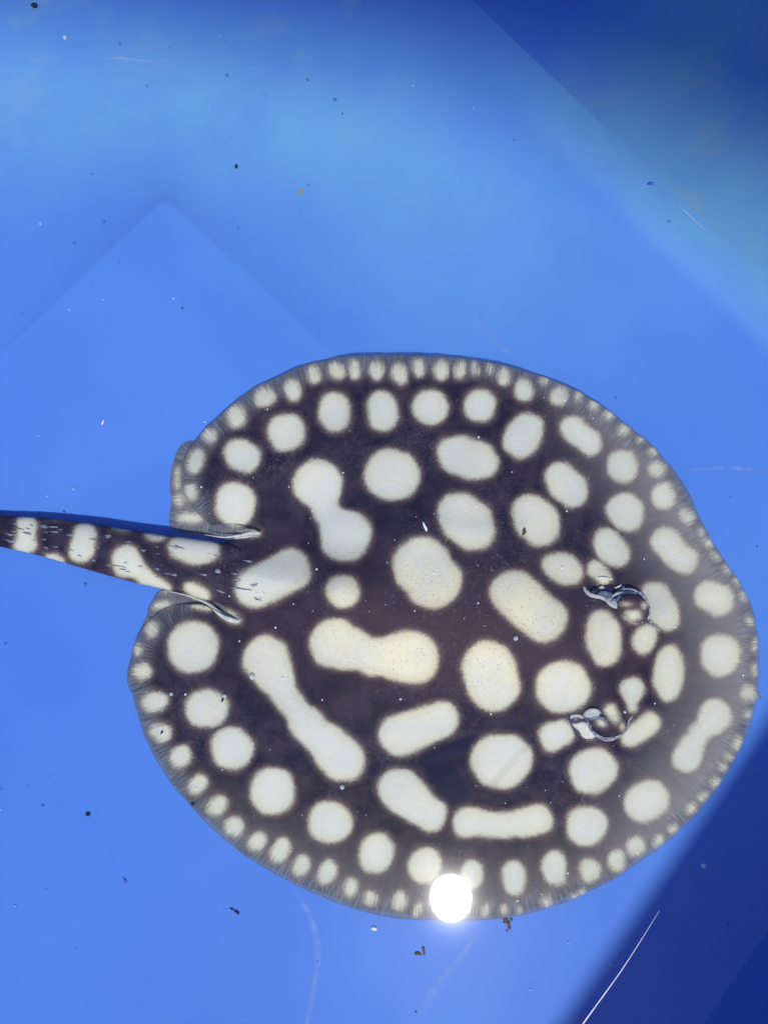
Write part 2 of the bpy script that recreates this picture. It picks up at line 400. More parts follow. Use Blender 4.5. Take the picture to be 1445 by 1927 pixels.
# fan of skin height
EYES = ((1192, 1142), (1146, 1356))
def g2(px, py, cx, cy, rx, ry): return np.exp(-(((px - cx) / rx) ** 2 + ((py - cy) / ry) ** 2))
def seg_d(px, py, x0, y0, x1, y1):
    vx, vy = x1 - x0, y1 - y0; t = np.clip(((px - x0) * vx + (py - y0) * vy) / (vx * vx + vy * vy), 0, 1)
    return np.hypot(px - x0 - t * vx, py - y0 - t * vy)
def disc_z(px, py, d):
    z = 0.0022 + 0.0035 * (1 - np.exp(-d / 22.0)) + 0.016 * (1 - np.exp(-(d / 200.0) ** 2))
    z += 0.019 * np.exp(-(seg_d(px, py, 740, 1165, 1090, 1225) / 150.0) ** 2)
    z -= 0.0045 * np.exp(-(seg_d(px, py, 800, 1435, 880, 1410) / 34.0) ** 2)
    z += 0.0016 * np.exp(-(seg_d(px, py, 640, 990, 980, 1000) / 26.0) ** 2) - 0.0016 * np.exp(-(seg_d(px, py, 620, 1330, 900, 1350) / 30.0) ** 2)
    z += 0.0125 * np.exp(-(seg_d(px, py, 430, 1085, 620, 1115) / 64.0) ** 2)
    z += 0.0075 * g2(px, py, 1195, 1155, 46, 40) + 0.0075 * g2(px, py, 1150, 1338, 44, 36)
    z -= 0.004 * g2(px, py, 1140, 1106, 26, 12) + 0.004 * g2(px, py, 1108, 1362, 22, 15)
    # shallow folds round the eyes and over the back
    z += 0.0010 * g2(px, py, 1165, 1095, 70, 40) * np.sin((px * 0.8 + py * 0.5) * 0.10)
    z += 0.0006 * wob(px, py, 0.019, 2.0)
    # gentle waves of the thin fin margin
    ang = np.arctan2(py - 1200, px - 850)
    z += 0.0011 * np.exp(-d / 45.0) * (1 + np.sin(ang * 23 + 2 * np.sin(ang * 3)))
    z += 0.0022 * g2(px, py, 395, 905, 60, 55) + 0.0022 * g2(px, py, 320, 1200, 60, 50)
    return z

# ------------------------------------------------------------------ skin
def skin_material():
    m, n, b = new_mat('spotted_skin')
    g = N(n, 'ShaderNodeNewGeometry').outputs['Position']
    sd = attr(n, 'sd'); edge = attr(n, 'edge'); pale = attr(n, 'pale'); core = attr(n, 'core'); hollow_shade = attr(n, 'hollow_shade')
    uvn = N(n, 'ShaderNodeUVMap'); uvn.uv_map = 'fin_rays'
    mp = N(n, 'ShaderNodeMapping'); mp.inputs['Scale'].default_value = (0.36, 0.022, 1); n.links.new(uvn.outputs[0], mp.inputs[0])
    rays = noise(n, mp.outputs[0], 1.0, 3, 0.6)
    mp2 = N(n, 'ShaderNodeMapping'); mp2.inputs['Scale'].default_value = (0.11, 0.012, 1); n.links.new(uvn.outputs[0], mp2.inputs[0])
    rays2 = noise(n, mp2.outputs[0], 1.0, 2, 0.6)
    near = math_n(n, 'SUBTRACT', 1.0, ss(n, edge, 8, 75))
    nz = noise(n, g, 1100.0, 3, 0.7)
    nz2 = noise(n, g, 260.0, 3, 0.6)
    s = math_n(n, 'ADD', sd, math_n(n, 'MULTIPLY', math_n(n, 'SUBTRACT', nz, 0.5), 14.0))
    s = math_n(n, 'ADD', s, math_n(n, 'MULTIPLY', math_n(n, 'SUBTRACT', nz2, 0.5), 6.0))
    s = math_n(n, 'ADD', s, math_n(n, 'MULTIPLY', math_n(n, 'MULTIPLY', math_n(n, 'SUBTRACT', rays, 0.5), near), 26.0))
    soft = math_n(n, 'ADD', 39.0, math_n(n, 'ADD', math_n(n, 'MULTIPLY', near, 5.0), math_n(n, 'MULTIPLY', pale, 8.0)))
    t = math_n(n, 'ADD', 0.63, math_n(n, 'DIVIDE', s, soft), True)
    # body of the spot: bluish white to cream
    n3 = noise(n, g, 28.0, 3)
    cf = math_n(n, 'ADD', math_n(n, 'MULTIPLY', core, 0.95), math_n(n, 'MULTIPLY', ss(n, n3, 0.35, 0.7), 0.45), True)
    spot_in = mix_c(n, cf, (0.560, 0.560, 0.470), (0.760, 0.675, 0.435))
    spot_rim = mix_c(n, cf, (0.540, 0.530, 0.405), (0.660, 0.570, 0.360))
    mot = ss(n, noise(n, g, 42.0, 5, 0.65), 0.35, 0.68)
    spot_in = mix_c(n, math_n(n, 'MULTIPLY', mot, 0.40), spot_in, (0.63, 0.625, 0.560))
    # dark skin
    n4 = noise(n, g, 60.0, 5, 0.65)
    dark_in = mix_c(n, ss(n, n4, 0.35, 0.68), (0.012, 0.009, 0.022), (0.040, 0.027, 0.038))
    dark_in = mix_c(n, math_n(n, 'MULTIPLY', core, 0.75), dark_in, (0.066, 0.040, 0.042))
    # pale fine scribble of the wrinkled skin
    sc = noise(n, g, 190.0, 5, 0.75, 3.0); scm = ss(n, noise(n, g, 19.0, 3), 0.42, 0.66)
    scr = math_n(n, 'MULTIPLY', ss(n, sc, 0.52, 0.66), math_n(n, 'MULTIPLY', scm, 0.42))
    dark_in = mix_c(n, scr, dark_in, (0.20, 0.17, 0.21))
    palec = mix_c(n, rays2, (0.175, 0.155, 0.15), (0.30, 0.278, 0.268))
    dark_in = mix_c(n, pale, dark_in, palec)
    streakc = mix_c(n, ss(n, rays, 0.38, 0.66), (0.085, 0.095, 0.115), (0.270, 0.320, 0.330))
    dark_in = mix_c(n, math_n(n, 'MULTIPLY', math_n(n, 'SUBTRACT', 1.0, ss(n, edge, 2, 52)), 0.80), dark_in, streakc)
    dark_in = mix_c(n, hollow_shade, dark_in, (0.011, 0.011, 0.030))  # shade of the back hollow and spiracle pits put into the skin colour
    brown = mix_c(n, 0.33, dark_in, (0.24, 0.16, 0.12))
    r1 = mix_c(n, ss(n, t, 0.0, 0.45), spot_in, spot_rim)
    r2 = mix_c(n, ss(n, t, 0.38, 0.70), r1, brown)
    r3 = mix_c(n, ss(n, t, 0.58, 0.92), r2, dark_in)
    # pores on the back
    vo = N(n, 'ShaderNodeTexVoronoi'); vo.inputs['Scale'].default_value = 330.0; vo.inputs['Randomness'].default_value = 0.9
    n.links.new(g, vo.inputs['Vector'])
    po = math_n(n, 'SUBTRACT', 1.0, ss(n, vo.outputs['Distance'], 0.12, 0.30))
    pom = math_n(n, 'MULTIPLY', po, math_n(n, 'MULTIPLY', core, 0.32))
    col = mix_c(n, pom, r3, (0.10, 0.07, 0.08))
    # mottling of everything
    col = mix_c(n, math_n(n, 'MULTIPLY', ss(n, noise(n, g, 620.0, 4, 0.7), 0.35, 0.7), 0.14), col, (0.72, 0.74, 0.80), 'MULTIPLY')
    col = mix_c(n, math_n(n, 'MULTIPLY', ss(n, noise(n, g, 55.0, 4, 0.6), 0.40, 0.75), 0.22), col, (0.80, 0.84, 0.93), 'MULTIPLY')
    n.links.new(col, b.inputs['Base Color'])
    b.inputs['Roughness'].default_value = 0.45; b.inputs['Specular IOR Level'].default_value = 0.05
    al = math_n(n, 'ADD', math_n(n, 'MULTIPLY', ss(n, edge, -2, 34), 0.56), 0.44, True)
    al = math_n(n, 'MAXIMUM', al, math_n(n, 'MULTIPLY', math_n(n, 'SUBTRACT', 1.0, ss(n, t, 0.35, 0.75)), 0.92))
    n.links.new(al, b.inputs['Alpha'])
    bump = N(n, 'ShaderNodeBump'); bump.inputs['Strength'].default_value = 0.5; bump.inputs['Distance'].default_value = 0.0008
    hh = math_n(n, 'ADD', noise(n, g, 750.0, 4, 0.6, 1.0), math_n(n, 'MULTIPLY', po, -0.35))
    hh = math_n(n, 'ADD', hh, math_n(n, 'MULTIPLY', math_n(n, 'MULTIPLY', rays, near), 1.6))
    hh = math_n(n, 'ADD', hh, math_n(n, 'MULTIPLY', sc, math_n(n, 'MULTIPLY', scm, 1.2)))
    n.links.new(hh, bump.inputs['Height']); n.links.new(bump.outputs[0], b.inputs['Normal'])
    return m
M_SKIN = skin_material()

def skin_attrs(me, px, py, edge, u, v=None, sd=None):
    px = np.asarray(px, float); py = np.asarray(py, float)
    fattr(me, 'sd', spot_sd(px, py) if sd is None else sd)
    fattr(me, 'edge', edge)
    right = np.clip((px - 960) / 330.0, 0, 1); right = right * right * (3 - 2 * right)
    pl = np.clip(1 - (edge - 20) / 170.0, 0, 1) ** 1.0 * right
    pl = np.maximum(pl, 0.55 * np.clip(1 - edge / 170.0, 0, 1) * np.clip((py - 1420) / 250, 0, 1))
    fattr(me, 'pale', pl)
    fattr(me, 'core', np.exp(-(((px - 850) / 330.0) ** 2 + ((py - 1185) / 130.0) ** 2)))
    fattr(me, 'hollow_shade', np.clip(0.95 * np.clip(2.6 * (1 - np.minimum(seg_d(px, py, 800, 1432, 890, 1396) / 18.0, seg_d(px, py, 825, 1440, 858, 1494) / 33.0)), 0, 1)
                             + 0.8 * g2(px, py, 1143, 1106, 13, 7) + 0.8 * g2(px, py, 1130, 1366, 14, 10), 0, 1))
    uv = me.uv_layers.new(name='fin_rays')
    li = np.empty(len(me.loops), np.int32); me.loops.foreach_get('vertex_index', li)
    vv = np.asarray(edge if v is None else v, float)
    uv.data.foreach_set('uv', np.stack([np.asarray(u, float)[li], vv[li]], -1).astype(np.float32).ravel())

ray = obj('stingray', None, label='dark stingray with cream white spots lying on the blue tub floor, tail to the left', cat='stingray')
ray.location = (0, 0, 0)

def skin_sheet(name, outline, step, zf, thick, parent, fin=False):
    px, py, T, ed_, u, b = sheet(outline, step, 6, zf)
    z = zf(px, py, ed_)
    if not fin: ed_ = ed_ + 120 * np.clip(1.5 * g2(px, py, 455, 1085, 75, 88) , 0, 1)
    nv = len(px); nb = len(b)
    V = Wn(px, py, z)
    zb = np.maximum(z - thick(ed_), 0.0004)
    Vb = V.copy(); Vb[:, 2] = zb
    i = np.arange(nb); j = (i + 1) % nb
    # boundary vertices keep their input order in the triangulation
    band = np.concatenate([np.stack([i, j, j + nv], -1), np.stack([i, j + nv, i + nv], -1)])
    Fc = np.concatenate([T, T[:, ::-1] + nv, band])
    me = mesh_np(name, np.concatenate([V, Vb]), Fc, M_SKIN)
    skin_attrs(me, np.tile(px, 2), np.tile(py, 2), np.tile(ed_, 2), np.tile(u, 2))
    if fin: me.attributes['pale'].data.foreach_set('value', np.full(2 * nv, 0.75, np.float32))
    return obj(name, me, parent)
body = skin_sheet('body', OUT, 3.4, disc_z, lambda d: 0.0007 + 0.016 * (1 - np.exp(-d / 90.0)), ray)

FIN_UP = [(366, 832), (352, 831), (341, 839), (331, 855), (325, 872), (322, 889), (320, 912), (321, 930), (322, 951), (319, 970), (320, 990), (334, 1000), (365, 1007), (410, 1014), (450, 1016), (480, 1009), (492, 1004), (478, 997), (455, 990), (420, 975), (390, 940), (375, 900), (372, 860)]
FIN_LO = [(268, 1186), (272, 1168), (278, 1158), (279, 1148), (285, 1135), (291, 1122), (301, 1112), (330, 1108), (365, 1112), (400, 1124), (425, 1140), (448, 1156), (456, 1166), (446, 1174), (428, 1172), (410, 1166), (385, 1156), (350, 1158), (310, 1165), (285, 1180)]
def fin_z(k):
    def f(px, py, d):
        return 0.0012 + 0.0016 * (1 - np.exp(-d / 14.0)) + 0.0004 * np.sin(px * 0.11 + k) + 0.0004 * np.sin(py * 0.21 + k) + 0.011 * np.clip((px - 395) / 80.0, 0, 1)
    return f
skin_sheet('pelvic_fin', FIN_UP, 3.5, fin_z(0.0), lambda d: 0.0006 + 0 * d, ray, True)
skin_sheet('pelvic_fin', FIN_LO, 3.5, fin_z(2.0), lambda d: 0.0006 + 0 * d, ray, True)

M_EDGE = plain('bright_fin_edge', (0.50, 0.50, 0.44), 0.5, 0.1, 260, 0.55)
# tail: a tapering tube that grows out of the back
TS = np.array([(-260, 955, 14), (-160, 972, 19), (-60, 988, 25), (0, 999, 29), (72, 1008.5, 35), (126, 1019, 39.5), (180, 1030.5, 44), (230, 1042, 46.5), (273, 1051, 49), (324, 1059.5, 51), (396, 1074, 55), (450, 1086, 56), (500, 1098, 54), (560, 1108, 46), (620, 1114, 30)], float)
nt_, na_ = 260, 72
q = np.linspace(0, len(TS) - 1, nt_)
def cint(c): 
    r_ = np.interp(q, np.arange(len(TS)), TS[:, c])
    k_ = np.ones(15) / 15; return np.convolve(np.pad(r_, 7, 'edge'), k_, 'valid')
cx, cy, hw = cint(0), cint(1), cint(2)
hh_ = hw * S * 0.46 * np.interp(cx, [-300, 340, 440, 520, 620], [1, 1, 0.66, 0.36, 0.15])
zc = hh_ + 0.001 + np.interp(cx, [-300, 300, 470, 620], [0.0, 0.001, 0.002, 0.002])
dx = np.gradient(cx); dy = np.gradient(cy); L = np.hypot(dx, dy); nx_, ny_ = -dy / L, dx / L
aa = np.linspace(0, 2 * np.pi, na_, endpoint=False)
PX = cx[:, None] + nx_[:, None] * hw[:, None] * np.cos(aa)[None]
PY = cy[:, None] + ny_[:, None] * hw[:, None] * np.cos(aa)[None]
ZZ = zc[:, None] + hh_[:, None] * np.sign(np.sin(aa))[None] * np.abs(np.sin(aa))[None] ** 0.9 + 0.0003 * np.sin(PX * 0.21) * np.sin(aa)[None]
Vt = Wn(PX, PY, ZZ).reshape(-1, 3)
i = np.arange(nt_ - 1)[:, None] * na_; j = np.arange(na_)[None]; j2 = (j + 1) % na_
Ft = np.stack([i + j, i + j2, i + na_ + j2, i + na_ + j], -1).reshape(-1, 4)
me = mesh_np('tail', Vt, Ft, M_SKIN)
skin_attrs(me, PX.ravel(), PY.ravel(), np.full(PX.size, 200.0), (aa[None] * 30 + 0 * PX).ravel(), (PX * 1.0).ravel())
tail = obj('tail', me, ray)

# thorns of the tail
M_THORN = plain('thorn', (0.22, 0.24, 0.29), 0.45, 0.2)
def thorn_mesh():
    vs, fs = [(-15 * S, 0, 2.2 * S)], []
    for k in range(8):
        a = k * math.pi / 4; vs.append((0 + 4.5 * S * math.cos(a), 2.0 * S * math.sin(a), 0))
    for k in range(8): fs.append((0, 1 + k, 1 + (k + 1) % 8))
    me = bpy.data.meshes.new('thorn'); me.from_pydata(vs, [], fs); me.materials.append(M_THORN)
    for p in me.polygons: p.use_smooth = True
    return me
TM = thorn_mesh()
for k in range(84):
    x = random.uniform(20, 520) if k < 70 else random.uniform(380, 540)
    f_ = random.choice([-0.55, -0.3, -0.05, 0.15, 0.35, 0.55]) + random.uniform(-0.06, 0.06)
    qi = int(np.argmin(abs(cx - x)))
    px_, py_ = cx[qi] + nx_[qi] * hw[qi] * f_, cy[qi] + ny_[qi] * hw[qi] * f_
    z_ = zc[qi] + hh_[qi] * math.sqrt(1 - f_ * f_) ** 0.9
    if x > 440:
        z_ = max(z_, float(disc_z(np.array([px_]), np.array([py_]), np.array([60.0]))[0]))
    o = obj('thorn', TM, ray); o.location = W(px_, py_, z_ - 0.0002)
    sc_ = random.uniform(0.6, 1.25); o.scale = (sc_, sc_ * random.uniform(.7, 1.2), sc_)
    o.rotation_euler = (0, 0, math.atan2(-dy[qi], dx[qi]) + random.uniform(-0.2, 0.2))

# ------------------------------------------------------------------ eyes and spiracles
def tube(pts, radii, flat=1.0, ns=10, sub=6, zadd=0.0):
    """smooth tapered tube through (px, py, z) points, radii in px"""
    pts = np.array(pts, float); radii = np.array(radii, float); n = len(pts)
    cc, rr = [], []
    for i in range(n - 1):
        a, b_, c, d = pts[max(i - 1, 0)], pts[i], pts[i + 1], pts[min(i + 2, n - 1)]
        for k in range(sub):
            t = k / sub
            cc.append(0.5 * (2 * b_ + (-a + c) * t + (2 * a - 5 * b_ + 4 * c - d) * t * t + (-a + 3 * b_ - 3 * c + d) * t ** 3))
            rr.append(radii[i] + (radii[i + 1] - radii[i]) * t)
    cc.append(pts[-1]); rr.append(radii[-1])
    rr = [q_ * (1 + 0.09 * math.sin(k * 1.1 + pts[0][0])) for k, q_ in enumerate(rr)]
    cc = np.array(cc); P3 = np.array([W(x, y, z + zadd) for x, y, z in cc])
    T3 = np.gradient(P3, axis=0); V, Fc = [], []
    for i in range(len(P3)):
        t = Vector(T3[i]).normalized(); s = t.cross(Vector((0, 0, 1))).normalized(); u = s.cross(t)
        for k in range(ns):
            a = 2 * math.pi * k / ns; v = Vector(P3[i]) + (s * math.cos(a) + u * math.sin(a) * flat) * rr[i] * S
            V.append(v[:])
    for i in range(len(P3) - 1):
        for k in range(ns):
            k2 = (k + 1) % ns; Fc.append((i * ns + k, i * ns + k2, (i + 1) * ns + k2, (i + 1) * ns + k))
    return V, Fc
M_LIP = plain('pale_lip', (0.40, 0.41, 0.38), 0.45, 0.1, 400, 0.35)
def membrane(name, a, b_, lo_, hi_, sc_):
    m, n, b = new_mat(name); g = N(n, 'ShaderNodeNewGeometry').outputs['Position']
    n.links.new(mix_c(n, ss(n, noise(n, g, sc_, 4, 0.6, 0.8), lo_, hi_), a, b_), b.inputs['Base Color'])
    b.inputs['Roughness'].default_value = 0.6; b.inputs['Specular IOR Level'].default_value = 0.06
    return m
M_BLUE = membrane('bluish_membrane', (0.05, 0.07, 0.13), (0.36, 0.39, 0.40), 0.36, 0.66, 170)
M_CREAM = plain('cream_fold', (0.56, 0.54, 0.46), 0.45, 0.1, 400, 0.3)
M_HOLE = plain('dark_opening', (0.02, 0.018, 0.032), 0.4, 0.3)
M_SKIND = plain('dark_fold', (0.06, 0.055, 0.075), 0.4, 0.25, 300, 0.5)
def surf(px, py): 
    px = np.array([float(px)]); py = np.array([float(py)])
    return float(disc_z(px, py, edge_dist(px, py, OUT_S)[0])[0])
OUT_S = smooth_closed(OUT, 12)
def fold(name, pts, radii, mat, parent, flat=0.55, lift=0.0):
    p3 = [(x, y, surf(x, y) + z * 0.55 * S + lift) for x, y, z in pts]
    V, Fc = tube(p3, radii, flat)
    return obj(name, mesh_np(name, V, Fc, mat), parent)
def flap(name, poly, hts, mat, parent):
    """small thick skin flap: polygon fan with its own heights above the skin, in px"""
    n = len(poly); cxp = sum(p[0] for p in poly) / n; cyp = sum(p[1] for p in poly) / n
    me = bpy.data.meshes.new(name); bm = bmesh.new()
    def V(x, y, h): return bm.verts.new(W(x, y, surf(x, y) + h * 0.5 * S))
    top = [V(p[0], p[1], h) for p, h in zip(poly, hts)]; bot = [V(p[0], p[1], h - 2.5) for p, h in zip(poly, hts)]
    ch = sum(hts) / n + 2.5; ct = V(cxp, cyp, ch); cb = V(cxp, cyp, ch - 3)
    for i in range(n):
        j = (i + 1) % n
        bm.faces.new((top[i], ct, top[j])); bm.faces.new((bot[j], cb, bot[i])); bm.faces.new((top[i], top[j], bot[j], bot[i]))
    bmesh.ops.recalc_face_normals(bm, faces=bm.faces)
    bmesh.ops.subdivide_edges(bm, edges=bm.edges, cuts=2, smooth=0.6, use_grid_fill=True)
    for f in bm.faces: f.smooth = True
    bm.to_mesh(me); bm.free(); me.materials.append(mat)
    return obj(name, me, parent)
def dome(name, cx_, cy_, rx, ry, hz, rot, parent, crescents):
    nr_, ns_ = 26, 56; px, py, z = [], [], []
    base = surf(cx_, cy_) - 0.0015
    for i in range(nr_):
        f_ = (i / (nr_ - 1)); rr_ = math.sin(f_ * math.pi / 2 * 1.0)
        for k in range(ns_):
            a = 2 * math.pi * k / ns_; u, v = rx * rr_ * math.cos(a), ry * rr_ * math.sin(a)
            px.append(cx_ + u * math.cos(rot) - v * math.sin(rot)); py.append(cy_ + u * math.sin(rot) + v * math.cos(rot))
            z.append(base + hz * math.cos(f_ * math.pi / 2))
    px, py, z = map(np.array, (px, py, z))
    i = np.arange(nr_ - 1)[:, None] * ns_; j = np.arange(ns_)[None]; j2 = (j + 1) % ns_
    Fc = np.stack([i + j, i + j2, i + ns_ + j2, i + ns_ + j], -1).reshape(-1, 4)[:, ::-1]
    me = mesh_np(name, Wn(px, py, z), Fc, M_SKIN)
    sd = np.full(px.shape, 40.0)
    for c in crescents:
        x, y, a, b_, an = c; an = R(an); dx_, dy_ = px - x, py - y
        u = dx_ * math.cos(an) + dy_ * math.sin(an); v = -dx_ * math.sin(an) + dy_ * math.cos(an)
        sd = np.minimum(sd, (np.hypot(u / a, v / b_) - 1) * min(a, b_))
    skin_attrs(me, px, py, np.full(px.shape, 200.0), px * 0, px * 0, sd=sd)
    return obj(name, me, parent)

# eye beside the upper edge of the photograph
e1 = dome('eye', 1189, 1146, 33, 28, 0.0055, R(25), ray, [(1191, 1158, 19, 13, 0), (1178, 1137, 13, 6, 5), (1212, 1139, 8, 10, 30)])
fold('eyelid', [(1153, 1122, 3), (1164, 1113, 9), (1178, 1109, 13), (1196, 1113, 13), (1209, 1122, 12), (1217, 1134, 10), (1221, 1150, 8), (1219, 1162, 5), (1228, 1176, 2), (1243, 1190, 0)], [2, 2.6, 2.8, 3.2, 3.4, 3.2, 2.8, 2.2, 1.6, 1], M_BLUE, e1)
fold('eyelid', [(1176, 1128, 12), (1184, 1120, 16), (1192, 1119, 17), (1200, 1126, 17), (1210, 1136, 15), (1214, 1146, 12)], [2, 4, 4.2, 4, 3.4, 2], M_CREAM, e1)
fold('eyelid', [(1217, 1130, 12), (1221, 1142, 11), (1221, 1153, 9), (1219, 1163, 6)], [1, 1.8, 1.8, 1], M_LIP, e1)
sp = fold('spiracle', [(1098, 1104, 1), (1102, 1112, 4), (1110, 1119, 6), (1120, 1122, 7), (1130, 1124, 7), (1140, 1130, 6)], [1.5, 3.4, 3.8, 3.6, 3.6, 2], M_LIP, ray)
flap('opening', [(1108, 1114), (1120, 1110), (1134, 1102), (1150, 1100), (1156, 1104), (1160, 1108), (1152, 1112), (1138, 1114), (1118, 1118)], [2, 2, 2, 2, 2, 2, 2, 2, 2], M_HOLE, sp)
flap('fold', [(1124, 1117), (1134, 1112), (1148, 1113), (1154, 1120), (1148, 1128), (1136, 1126)], [5, 7, 8, 9, 6, 5], M_BLUE, sp)
flap('fold', [(1138, 1128), (1148, 1124), (1156, 1126), (1165, 1141), (1160, 1145), (1150, 1142)], [6, 10, 10, 6, 4, 4], M_LIP, sp)
fold('fold', [(1120, 1089, -1), (1130, 1087, 1.5), (1142, 1088, 2), (1153, 1091, -1)], [1, 2.2, 2.4, 1], M_CREAM, sp)
fold('fold', [(1150, 1124, 8), (1160, 1118, 12), (1170, 1117, 13), (1180, 1115, 14), (1190, 1112, 12)], [2, 3.5, 4, 3, 1.5], M_LIP, sp)
fold('fold', [(1126, 1108, 6), (1131, 1105, 9), (1136, 1106, 7)], [1.5, 3.2, 1.5], M_LIP, sp)
fold('fold', [(1146, 1133, 9), (1158, 1129, 14), (1168, 1124, 15), (1176, 1124, 12)], [1.5, 3, 3, 1.5], M_BLUE, sp)
for pts, rad in (([(386, 1006, 0.009), (420, 1011, 0.0115), (450, 1008, 0.0125), (474, 1003, 0.0130), (491, 1004, 0.0115)], [0.4, 1.2, 2.4, 3.4, 1.2]),
                 ([(440, 1013, 0.0110), (458, 1011, 0.0125), (478, 1008, 0.0125)], [0.5, 2.0, 0.8]),
                 ([(318, 1113, 0.003), (350, 1120, 0.0045), (380, 1131, 0.0060), (402, 1143, 0.0075), (424, 1158, 0.0085)], [0.4, 1.4, 2.0, 1.8, 0.6]),
                 ([(400, 1146, 0.0085), (420, 1160, 0.0100), (440, 1168, 0.0105), (452, 1168, 0.0100)], [0.8, 3.6, 5, 1.6])):
    V_, F_ = tube(pts, rad, 0.5)
    obj('fin_edge', mesh_np('fin_edge', V_, F_, M_EDGE), ray)
rs = random.Random(4)
def strands(cxy, n, parent, spread):
    for q in range(n):
        a0 = rs.uniform(0, 6.28); x0, y0 = cxy[0] + spread[0] * math.cos(a0) * rs.uniform(.3, 1), cxy[1] + spread[1] * math.sin(a0) * rs.uniform(.3, 1)
        an = rs.uniform(-0.7, 0.9); ln = rs.uniform(12, 26); cv = rs.uniform(-6, 6)
        pts = [(x0 + math.cos(an) * ln * t - math.sin(an) * cv * math.sin(t * 3.14), y0 + math.sin(an) * ln * t + math.cos(an) * cv * math.sin(t * 3.14), 3 + 6 * math.sin(t * 3.14)) for t in (-.5, -.2, .1, .4, .6)]
        fold('fold', pts, [0.6, rs.uniform(1.2, 2.4), rs.uniform(1.4, 2.8), 1.6, 0.5], rs.choice([M_LIP, M_SKIND, M_BLUE, M_CREAM, M_SKIND]), parent)
strands((1160, 1116), 9, sp, (34, 12))
# the other eye, nearer the lower edge
e2 = dome('eye', 1145, 1358, 36, 28, 0.0055, R(15), ray, [(1153, 1345, 13, 22, -36), (1130, 1360, 13, 9, 25), (1171, 1368, 7, 10, -20)])
fold('eyelid', [(1094, 1345, 2), (1104, 1354, 7), (1109, 1369, 9), (1118, 1380, 10), (1131, 1388, 10), (1147, 1390, 10), (1163, 1385, 10), (1176, 1374, 9), (1181, 1360, 6), (1190, 1346, 2)], [1.5, 2.8, 3, 3, 3.2, 3.2, 3, 2.8, 2, 1], M_BLUE, e2)
fold('eyelid', [(1124, 1366, 11), (1130, 1374, 14), (1142, 1380, 15), (1156, 1378, 15), (1168, 1372, 13)], [2, 4, 4.5, 4.2, 2], M_CREAM, e2)
fold('eyelid', [(1125, 1388, 9), (1138, 1393, 9), (1152, 1392, 9), (1164, 1386, 8)], [1, 1.6, 1.6, 1], M_LIP, e2)
sp2 = flap('spiracle', [(1070, 1347), (1096, 1346), (1108, 1358), (1112, 1372), (1122, 1386), (1104, 1392), (1084, 1382), (1076, 1362)], [1, 2, 3, 4, 3, 1, 1, 1], M_SKIND, ray)
flap('fold', [(1072, 1347), (1094, 1346), (1096, 1357), (1082, 1357)], [4, 7, 7, 5], M_LIP, sp2)
flap('fold', [(1076, 1359), (1102, 1358), (1110, 1370), (1122, 1382), (1108, 1391), (1094, 1386), (1084, 1372)], [4, 8, 9, 8, 4, 3, 3], M_CREAM, sp2)
flap('fold', [(1097, 1344), (1108, 1334), (1122, 1334), (1130, 1342), (1120, 1350), (1106, 1352)], [6, 9, 9, 9, 10, 8], M_LIP, sp2)
fold('fold', [(1067, 1345, 2), (1074, 1360, 4), (1082, 1378, 4), (1086, 1392, 1)], [1, 2.2, 2.4, 1], M_SKIND, sp2)
fold('fold', [(1096, 1347, 8), (1104, 1352, 11), (1114, 1352, 13), (1124, 1347, 12), (1131, 1341, 8)], [1.5, 2.4, 3, 2.4, 1.2], M_BLUE, sp2)
flap('opening', [(1129, 1373), (1134, 1375), (1138, 1382), (1132, 1380)], [18, 18, 18, 18], M_HOLE, sp2)
fold('fold', [(1110, 1360, 9), (1114, 1352, 13), (1126, 1350, 16), (1138, 1356, 17), (1142, 1366, 15)], [1.5, 2.6, 2.8, 2.6, 1.5], M_BLUE, sp2)

strands((1118, 1364), 7, sp2, (26, 14))

# ------------------------------------------------------------------ pale lines on the tub floor, the faint ones painted caustic light
def line_material(name, col, a):
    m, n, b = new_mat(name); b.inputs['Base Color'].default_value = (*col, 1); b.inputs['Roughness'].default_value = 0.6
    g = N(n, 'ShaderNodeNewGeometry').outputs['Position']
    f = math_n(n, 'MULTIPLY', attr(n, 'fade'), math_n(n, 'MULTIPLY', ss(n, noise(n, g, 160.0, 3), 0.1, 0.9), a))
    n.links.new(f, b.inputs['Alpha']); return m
def zat(px, py):
    z = 0.0
    for _ in range(3):
        x, y, _z = W(px, py, z); z = float(floor_z(np.array([x]), np.array([y]))[0])
    return z
def light_line(name, pts, wid, mat, ends=0.25):
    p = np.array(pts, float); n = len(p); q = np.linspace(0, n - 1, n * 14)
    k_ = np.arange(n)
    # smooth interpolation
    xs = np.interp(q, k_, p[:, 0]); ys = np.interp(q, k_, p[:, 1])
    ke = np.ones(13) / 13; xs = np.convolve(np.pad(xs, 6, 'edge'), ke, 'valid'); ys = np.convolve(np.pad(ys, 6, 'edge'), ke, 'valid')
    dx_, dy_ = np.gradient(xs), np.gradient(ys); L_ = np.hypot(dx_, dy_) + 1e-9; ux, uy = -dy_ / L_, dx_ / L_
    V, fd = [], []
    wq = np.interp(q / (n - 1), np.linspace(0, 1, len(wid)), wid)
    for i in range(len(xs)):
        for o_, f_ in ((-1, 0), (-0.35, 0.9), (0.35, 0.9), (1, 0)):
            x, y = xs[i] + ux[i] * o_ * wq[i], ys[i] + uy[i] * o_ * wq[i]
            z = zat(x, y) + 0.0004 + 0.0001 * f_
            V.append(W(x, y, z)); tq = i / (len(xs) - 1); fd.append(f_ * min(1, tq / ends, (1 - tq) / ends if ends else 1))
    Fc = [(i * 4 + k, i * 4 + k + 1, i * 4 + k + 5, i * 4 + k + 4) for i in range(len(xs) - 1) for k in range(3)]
    me = mesh_np(name, V, Fc, mat); fattr(me, 'fade', fd); return obj(name, me, tub)
